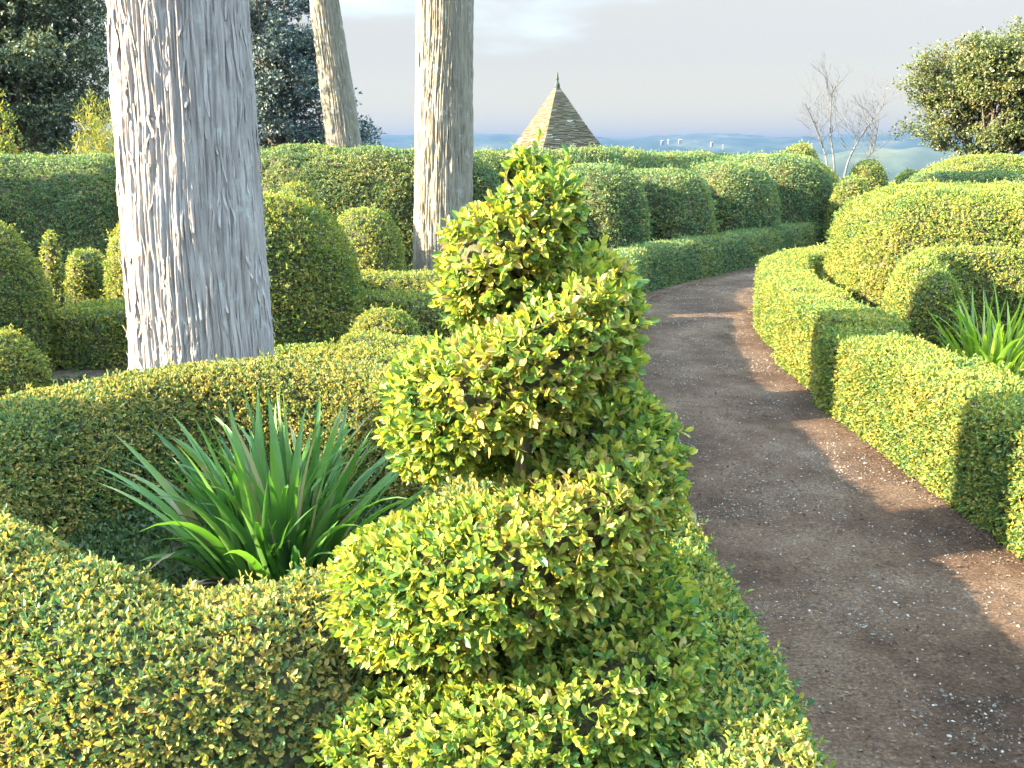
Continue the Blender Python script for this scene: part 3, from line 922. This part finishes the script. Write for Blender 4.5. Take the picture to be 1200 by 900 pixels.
# ------------------------------------------------------------------ sword-leaved plants
def sword_plant(x, y, z0, n, hmin, hmax, wid, spreadr, label, seed, lean=(0, 0), mat='iris'):
    r = np.random.default_rng(seed)
    mb = MB()
    k = 12
    for i in range(n):
        a = r.random() * 6.283
        rad = spreadr * math.sqrt(r.random())
        ln = hmin + (hmax - hmin) * r.random()
        out = .08 + .72 * r.random() ** 1.3 * (rad / spreadr * .7 + .4)
        if i % 5 == 0: out = .55 + .4 * r.random()
        droop = .2 + 1.1 * r.random() ** 2.2
        if i % 17 == 0: droop, out, ln = 1.6 + r.random(), .6 + .5 * r.random(), ln * .7
        w0 = wid * (.7 + .6 * r.random())
        t = np.linspace(0, 1, k)
        # elevation angle falls along the blade
        el = math.pi / 2 - out * .75 - droop * t ** 2.2 * 1.25
        ds = ln / (k - 1)
        hx = np.concatenate([[0], np.cumsum(np.cos(el[:-1]) * ds)])
        hz = np.concatenate([[0], np.cumsum(np.sin(el[:-1]) * ds)])
        az = a + r.normal(0, .35)
        bend = r.normal(0, .10)
        dx, dy = math.cos(az), math.sin(az)
        P = np.stack([x + rad * math.cos(a) * .45 + dx * hx - dy * bend * t ** 2 + lean[0] * hz, y + rad * math.sin(a) * .45 + dy * hx + dx * bend * t ** 2 + lean[1] * hz, z0 + hz], -1)
        P[:, 2] = np.maximum(P[:, 2], .02)
        tw = r.normal(0, .5) + r.normal(0, .5) * t
        T = norm(np.gradient(P, axis=0))
        S0 = norm(np.cross(T, np.array([0, 0, 1.0]) + 1e-3))
        Nn = np.cross(S0, T)
        S = S0 * np.cos(tw)[:, None] + Nn * np.sin(tw)[:, None]
        N2 = np.cross(S, T)
        wv = w0 * np.minimum(1, (t * 5 + .55)) * (1 - t ** 3.0) ** .9
        wv = np.maximum(wv, .0006)[:, None]
        V = np.stack([P - S * wv / 2 + N2 * wv * .18, P, P + S * wv / 2 + N2 * wv * .18], 1).reshape(-1, 3)
        mb.add(V, grid_faces(k, 3), 1 if i % 17 == 0 else 0, True)
    return tag(mb.build('sword_leaf_plant', [M[mat], M['dead_blade']]), label, 'plant')
sword_plant(-.91, 3.62, 0, 260, .38, .86, .040, .36, 'large clump of long arching green sword leaves inside the ring of box', 5)
gx, gy = G(1150, 425, .05)
sword_plant(3.42, 6.95, 0, 110, .5, .92, .034, .30, 'smaller bright clump of upright sword leaves in the horseshoe hedge on the right', 6, mat='bright_iris')

# low leafy carpet of the bed inside the ring, and beds behind it
def carpet(x0, y0, a, b, n, label, seed):
    r = np.random.default_rng(seed)
    an, rd = r.random(n) * 6.283, np.sqrt(r.random(n))
    x, y = x0 + a * rd * np.cos(an), y0 + b * rd * np.sin(an)
    z = .01 + .10 * fbm(np.stack([x * 4, y * 4, 0 * x + seed], -1), 3) * r.random(n) ** .5
    mb = MB()
    sprigs(mb, np.stack([x, y, z], -1), np.tile([0, 0, 1.], (n, 1)), .03, .6, 5, .035, .6, r, 0, True)
    tag(mb.build('ground_cover', M['box_dark']), label, 'ground cover', kind='stuff')
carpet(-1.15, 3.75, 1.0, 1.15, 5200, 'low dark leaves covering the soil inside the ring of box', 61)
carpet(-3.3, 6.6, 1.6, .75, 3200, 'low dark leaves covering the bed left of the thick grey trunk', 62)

# ------------------------------------------------------------------ trees and shrubs
def tree(name, px, Y, label, mat, bark, crown, trunk_r, n_clump, per, leaf, seed, ratio=.5, cl_r=.35, group=None, gap=.0, trunk_top=.6):
    """crown: (dx, dy, z centre, rx, ry, rz) ellipsoids in metres round the trunk foot"""
    x = W(px, 200, Y)[0]
    g = float(ground_z(math.hypot(x, Y)))
    root = empty(name, (x, Y, g))
    tag(root, label, 'tree', group)
    r = np.random.default_rng(seed)
    ctrs = []
    vol = np.array([c[3] * c[4] * c[5] for c in crown])
    for ci, c in enumerate(crown):
        m = int(n_clump * vol[ci] / vol.sum())
        d = norm(r.normal(0, 1, (m, 3)))
        rad = r.random(m) ** .42
        q = d * rad[:, None] * np.array(c[3:6]) + np.array([x + c[0], Y + c[1], c[2]])
        ctrs.append(q)
    ctrs = np.concatenate(ctrs)
    keep = vnoise(ctrs * 1.1 + seed) > gap
    ctrs = ctrs[keep]
    mid = np.array([x, Y, np.mean([c[2] for c in crown])])
    mb = MB()
    n = len(ctrs)
    off = norm(r.normal(0, 1, (n, per, 3))) * (r.random((n, per, 1)) ** .5) * cl_r * (.6 + .8 * r.random((n, 1, 1))) * np.array([1.15, 1.15, .75])
    P = (ctrs[:, None] + off).reshape(-1, 3)
    N = norm(P - mid + np.array([0, 0, .5]))
    sprigs(mb, P, N, leaf, ratio, 3, leaf * .8, .7, r, 0, False)
    mb.build('crown', [mat], root)
    mb = MB()
    tz = mid[2] + (max(c[2] + c[5] for c in crown) - mid[2]) * trunk_top
    pts = [(x, Y, g - .1), (x + .03, Y, g + (tz - g) * .35), (x - .05, Y + .05, g + (tz - g) * .7), (x, Y, tz)]
    tube(mb, pts, [trunk_r * 1.2, trunk_r, trunk_r * .7, trunk_r * .2], 12)
    for i in range(0, n, max(1, n // 40)):
        c = ctrs[i]
        zb = g + (tz - g) * (.3 + .55 * r.random())
        zb = min(zb, c[2] - .05) if c[2] - g > .6 else g + .3
        p0 = np.array([x, Y, zb]); p1 = p0 * .5 + c * .5 + np.array([0, 0, -.1]) + r.normal(0, .08, 3)
        tube(mb, [p0, p1, c], [trunk_r * .35, trunk_r * .2, .01], 6)
    mb.build('trunk', [bark], root)
    return root

# big dark evergreen upper left
s = 18 / F
tree('evergreen_tree', 40, 18, 'big dark evergreen tree filling the upper left corner', M['evergreen'], M['dark_bark'],
     [(-.6, 0, 3.1, 2.1, 1.9, 1.7), (-1.6, .2, 4.4, 1.9, 1.8, 1.8), (.5, .1, 4.6, 1.5, 1.6, 1.8), (-2.8, 0, 2.6, 1.6, 1.5, 1.4), (.6, 0, 2.4, .95, .9, .9)], .28, 620, 64, .085, 81, cl_r=.42)
# dark blue-green tree behind the trunks
tree('evergreen_tree', 325, 30, 'dark blue-green tree behind the thick grey trunk and the leaning trunk', M['blue_tree'], M['dark_bark'],
     [(-.2, 0, 3.6, 1.6, 1.6, 2.2), (-.4, 0, 6.2, 1.5, 1.5, 1.9), (.9, 0, 2.9, 1.0, 1.0, 1.3), (1.9, 0, 2.4, .75, .8, .95), (.9, 0, 5.0, .9, .9, 1.2)], .25, 420, 48, .12, 82, cl_r=.45, gap=.28)
# small evergreen oak on the right
tree('evergreen_tree', 1152, 25, 'spreading evergreen oak against the sky on the right', M['oak'], M['dark_bark'],
     [(-.6, 0, 3.4, 1.35, 1.2, 1.05), (.5, 0, 3.7, 1.4, 1.3, 1.15), (1.6, 0, 3.3, 1.3, 1.2, 1.2), (-1.25, 0, 2.75, .7, .7, .75), (.95, 0, 2.4, .9, .8, .5), (2.4, .2, 2.7, .9, .9, .9), (-.5, -.2, 2.35, .9, .9, .55), (.4, -.3, 2.5, .8, .8, .6)], .17, 700, 48, .085, 83, cl_r=.34, gap=.33)

def shrub(name, px, Y, half, top, label, mat, seed, leaf, ratio, n, upw=1.0, sp=.35):
    x = W(px, 200, Y)[0]
    g = float(ground_z(math.hypot(x, Y)))
    a = half * Y / F
    h = HT(top, Y) - g
    root = empty(name, (x, Y, g)); tag(root, label, 'shrub')
    r = np.random.default_rng(seed)
    d = norm(r.normal(0, 1, (n, 3))); d[:, 2] = np.abs(d[:, 2])
    rad = .55 + .5 * r.random(n) ** .7
    nb = (vnoise(d * 3.2 + seed) - .5) * .5
    P = np.stack([x + d[:, 0] * a * (rad + nb), Y + d[:, 1] * a * (rad + nb), g + d[:, 2] * h * (rad + nb)], -1)
    mb = MB()
    sprigs(mb, P, norm(d + np.array([0, 0, upw])), leaf, ratio, 5, leaf * 1.6, sp, r, 0, False, up=upw)
    mb.build('foliage', [mat], root)
    mb = MB()
    for i in range(14):
        q = P[r.integers(0, n)]
        tube(mb, [(x, Y, g - .03), ((x + q[0]) / 2, (Y + q[1]) / 2, g + (q[2] - g) * .4), q], [.03, .02, .006], 6)
    mb.build('stem', [M['dark_bark']], root)
shrub('conifer_shrub', 150, 15.2, 78, 146, 'golden feathery conifer shrub behind the left hedge', M['gold'], 91, .085, .22, 5200, 1.3, .25)
shrub('shrub', -10, 15.6, 40, 140, 'bright green leafy shrub at the left edge below the dark evergreen', M['box_near'], 92, .06, .5, 3200, .5)

# bare tree
def bare_tree():
    x0, Y = W(985, 195, 25)[0], 25.
    g = float(ground_z(math.hypot(x0, Y)))
    root = empty('bare_tree', (x0, Y, g))
    tag(root, 'leafless pale tree with thin forking branches beside the evergreen oak', 'tree')
    r = random.Random(12)
    def P(px, py, dy=0): return np.array(W(px, py, Y + dy))
    def grow(mb, p, d, ln, rad, lv):
        q = p + d * ln
        mid = (p + q) / 2 + np.array([r.gauss(0, .05), r.gauss(0, .05), r.gauss(0, .03)]) * ln
        tube(mb, [p, mid, q], [rad, rad * .85, rad * .65], 6)
        if lv == 0: return
        for i in range(r.choice([2, 2, 3])):
            nd = norm(d + np.array([r.gauss(0, .42), r.gauss(0, .42), r.gauss(.12, .25)]))
            grow(mb, q if i else p + (q - p) * r.uniform(.6, 1), nd, ln * r.uniform(.6, .85), rad * .62, lv - 1)
    for base, mids, dirs in (((970, 205), [(962, 165), (944, 122)], 1), ((978, 205), [(973, 150), (976, 100)], 1), ((990, 205), [(1006, 165), (1036, 122)], 1), ((1004, 205), [(1022, 178), (1030, 142)], 1)):
        mb = MB()
        b = P(*base); b[2] = g
        pts = [b, P(*base), P(*mids[0], .2), P(*mids[1], -.1)]
        tube(mb, pts, [.036, .027, .017, .007], 8)
        for i in range(14):
            t = r.uniform(.25, 1)
            p = (pts[1] * (1 - t * 2) + pts[2] * t * 2) if t < .5 else (pts[2] * (2 - 2 * t) + pts[3] * (2 * t - 1))
            grow(mb, p, norm(np.array([r.gauss(0, .55), r.gauss(0, .5), 1.0])), r.uniform(.25, .5), .008, 3)
        mb.build('trunk' if base[0] == 990 else 'branch', [M['bare_bark']], root)
bare_tree()

# ------------------------------------------------------------------ stone pavilion with pyramid roof
def pavilion():
    Y = 40.
    x, _, zt = W(653, 99, Y)
    ze = HT(177, Y)
    D = 56 * Y / F
    yaw = R(-18)
    g = float(ground_z(math.hypot(x, Y)))
    root = empty('stone_pavilion', (x, Y, g))
    tag(root, 'small stone pavilion with steep slab-stone pyramid roof behind the tall hedge', 'pavilion')
    r = np.random.default_rng(4)
    cor = [(-math.pi / 2 + yaw + i * math.pi / 2) for i in range(4)]
    # roof: courses of overlapping slabs
    mb = MB()
    nc = 60
    zs = np.linspace(ze, zt, nc + 1)
    def half(t):
        return D * ((1 - t) ** .98 * (1 - .14 * t * (1 - t)) + .05 * math.exp(-t * 14))
    for i in range(nc):
        t0, t1 = i / nc, (i + 1) / nc
        for k in range(4):
            a0, a1 = cor[k], cor[(k + 1) % 4]
            c0 = np.array([math.cos(a0), math.sin(a0)]); c1 = np.array([math.cos(a1), math.sin(a1)])
            h0, h1 = half(t0), max(half(t1), .02)
            m = max(1, int(h0 * 1.414 / .22))
            ed = np.sort(np.concatenate([[0, 1], (np.arange(1, m) + r.uniform(-.3, .3, m - 1)) / m])) if m > 1 else np.array([0, 1.])
            for j in range(len(ed) - 1):
                s0, s1 = ed[j], ed[j + 1]
                j0 = 1 + r.uniform(.0, .035)
                dz = r.uniform(-.012, .012)
                def pt(hh, s, z): 
                    q = (c0 * (1 - s) + c1 * s) * hh
                    return (x + q[0], Y + q[1], z)
                lo = h0 * j0 + .015
                v = [pt(lo, s0, zs[i] + dz), pt(lo, s1, zs[i] + dz), pt(h1 * .99, s1, zs[i + 1] + .01), pt(h1 * .99, s0, zs[i + 1] + .01),
                     pt(lo - .03, s0, zs[i] - .025 + dz), pt(lo - .03, s1, zs[i] - .025 + dz), pt(h1 * .9, s1, zs[i + 1] - .05), pt(h1 * .9, s0, zs[i + 1] - .05)]
                mb.add(v, [[0, 1, 2, 3], [5, 4, 7, 6], [4, 5, 1, 0], [5, 6, 2, 1], [7, 4, 0, 3], [6, 7, 3, 2]])
    mb.build('roof', [M['lauze']], root)
    mb = MB()
    tube(mb, [(x, Y, zt - .10), (x, Y, zt + .02), (x, Y, zt + .06), (x, Y, zt + .16), (x, Y, zt + .2), (x, Y, zt + .44)], [.11, .10, .07, .045, .06, .02], 10)
    mb.build('finial', [M['lead']], root)
    # walls
    mb = MB()
    n = 18
    Dw = D * .88
    q = [(x + Dw * math.cos(a), Y + Dw * math.sin(a)) for a in cor]
    v = [(*p, g - .2) for p in q] + [(*p, ze + .05) for p in q]
    mb.add(v, [[0, 1, 5, 4], [1, 2, 6, 5], [2, 3, 7, 6], [3, 0, 4, 7]])
    mb.build('wall', [M['stone_wall']], root)
pavilion()

# ------------------------------------------------------------------ far houses on the ridge
def far_house(az_px, py, dist, wd, dp, h, yaw, label):
    p = np.array(W(az_px, py, dist))
    root = empty('house', tuple(p))
    tag(root, label, 'house', 'white houses on the far ridge')
    c, s = math.cos(yaw), math.sin(yaw)
    def T(a, b, z): return (p[0] + a * c - b * s, p[1] + a * s + b * c, p[2] + z)
    mb = MB()
    v = [T(-wd, -dp, -8), T(wd, -dp, -8), T(wd, dp, -8), T(-wd, dp, -8), T(-wd, -dp, h), T(wd, -dp, h), T(wd, dp, h), T(-wd, dp, h)]
    mb.add(v, [[0, 1, 5, 4], [1, 2, 6, 5], [2, 3, 7, 6], [3, 0, 4, 7]])
    mb.build('wall', [M['house_wall']], root)
    mb = MB()
    e = 1.08
    v = [T(-wd * e, -dp * e, h - .1), T(wd * e, -dp * e, h - .1), T(wd * e, dp * e, h - .1), T(-wd * e, dp * e, h - .1), T(-wd * e, 0, h + dp * .6), T(wd * e, 0, h + dp * .6)]
    mb.add(v, [[0, 1, 5, 4], [2, 3, 4, 5]])
    mb.add(v, [[1, 2, 5], [3, 0, 4]])
    mb.build('roof', [M['house_roof']], root)
HOUSES = [(776, 166, 2350, 2.9, 2.4, 1.9, .2, 'leftmost tiny white house on the blue ridge right of the pyramid roof'),
          (783, 165, 2420, 2.1, 1.9, 1.9, -.3, 'second tiny white house on the blue ridge, next to the leftmost'),
          (797, 165, 2400, 3.8, 2.4, 2.2, .1, 'widest tiny white house on the blue ridge'),
          (834, 168, 2380, 2.5, 2.4, 1.9, .4, 'lone tiny white house on the slope above the biggest hedge hump'),
          (847, 171, 2360, 2.1, 1.9, 1.9, -.2, 'tiny white house lowest on the slope of the blue ridge')]
for hs in HOUSES:
    far_house(*hs)

# ------------------------------------------------------------------ haze: one closed box of thin air
def haze():
    mb = MB()
    a, z0, z1 = 4700, -122, 92
    v = [(-a, -a, z0), (a, -a, z0), (a, a, z0), (-a, a, z0), (-a, -a, z1), (a, -a, z1), (a, a, z1), (-a, a, z1)]
    mb.add(v, [[3, 2, 1, 0], [4, 5, 6, 7], [0, 1, 5, 4], [1, 2, 6, 5], [2, 3, 7, 6], [3, 0, 4, 7]])
    m, t, out = new_mat('haze_air')
    p = t.nodes.new('ShaderNodeVolumePrincipled')
    p.inputs['Color'].default_value = (.022, .070, .18, 1)
    p.inputs['Density'].default_value = 0.00024
    p.inputs['Anisotropy'].default_value = 0.2
    t.links.new(p.outputs[0], out.inputs['Volume'])
    o = mb.build('haze', [m])
    tag(o, 'thin bluish haze over the valley', 'haze', kind='stuff')
haze()
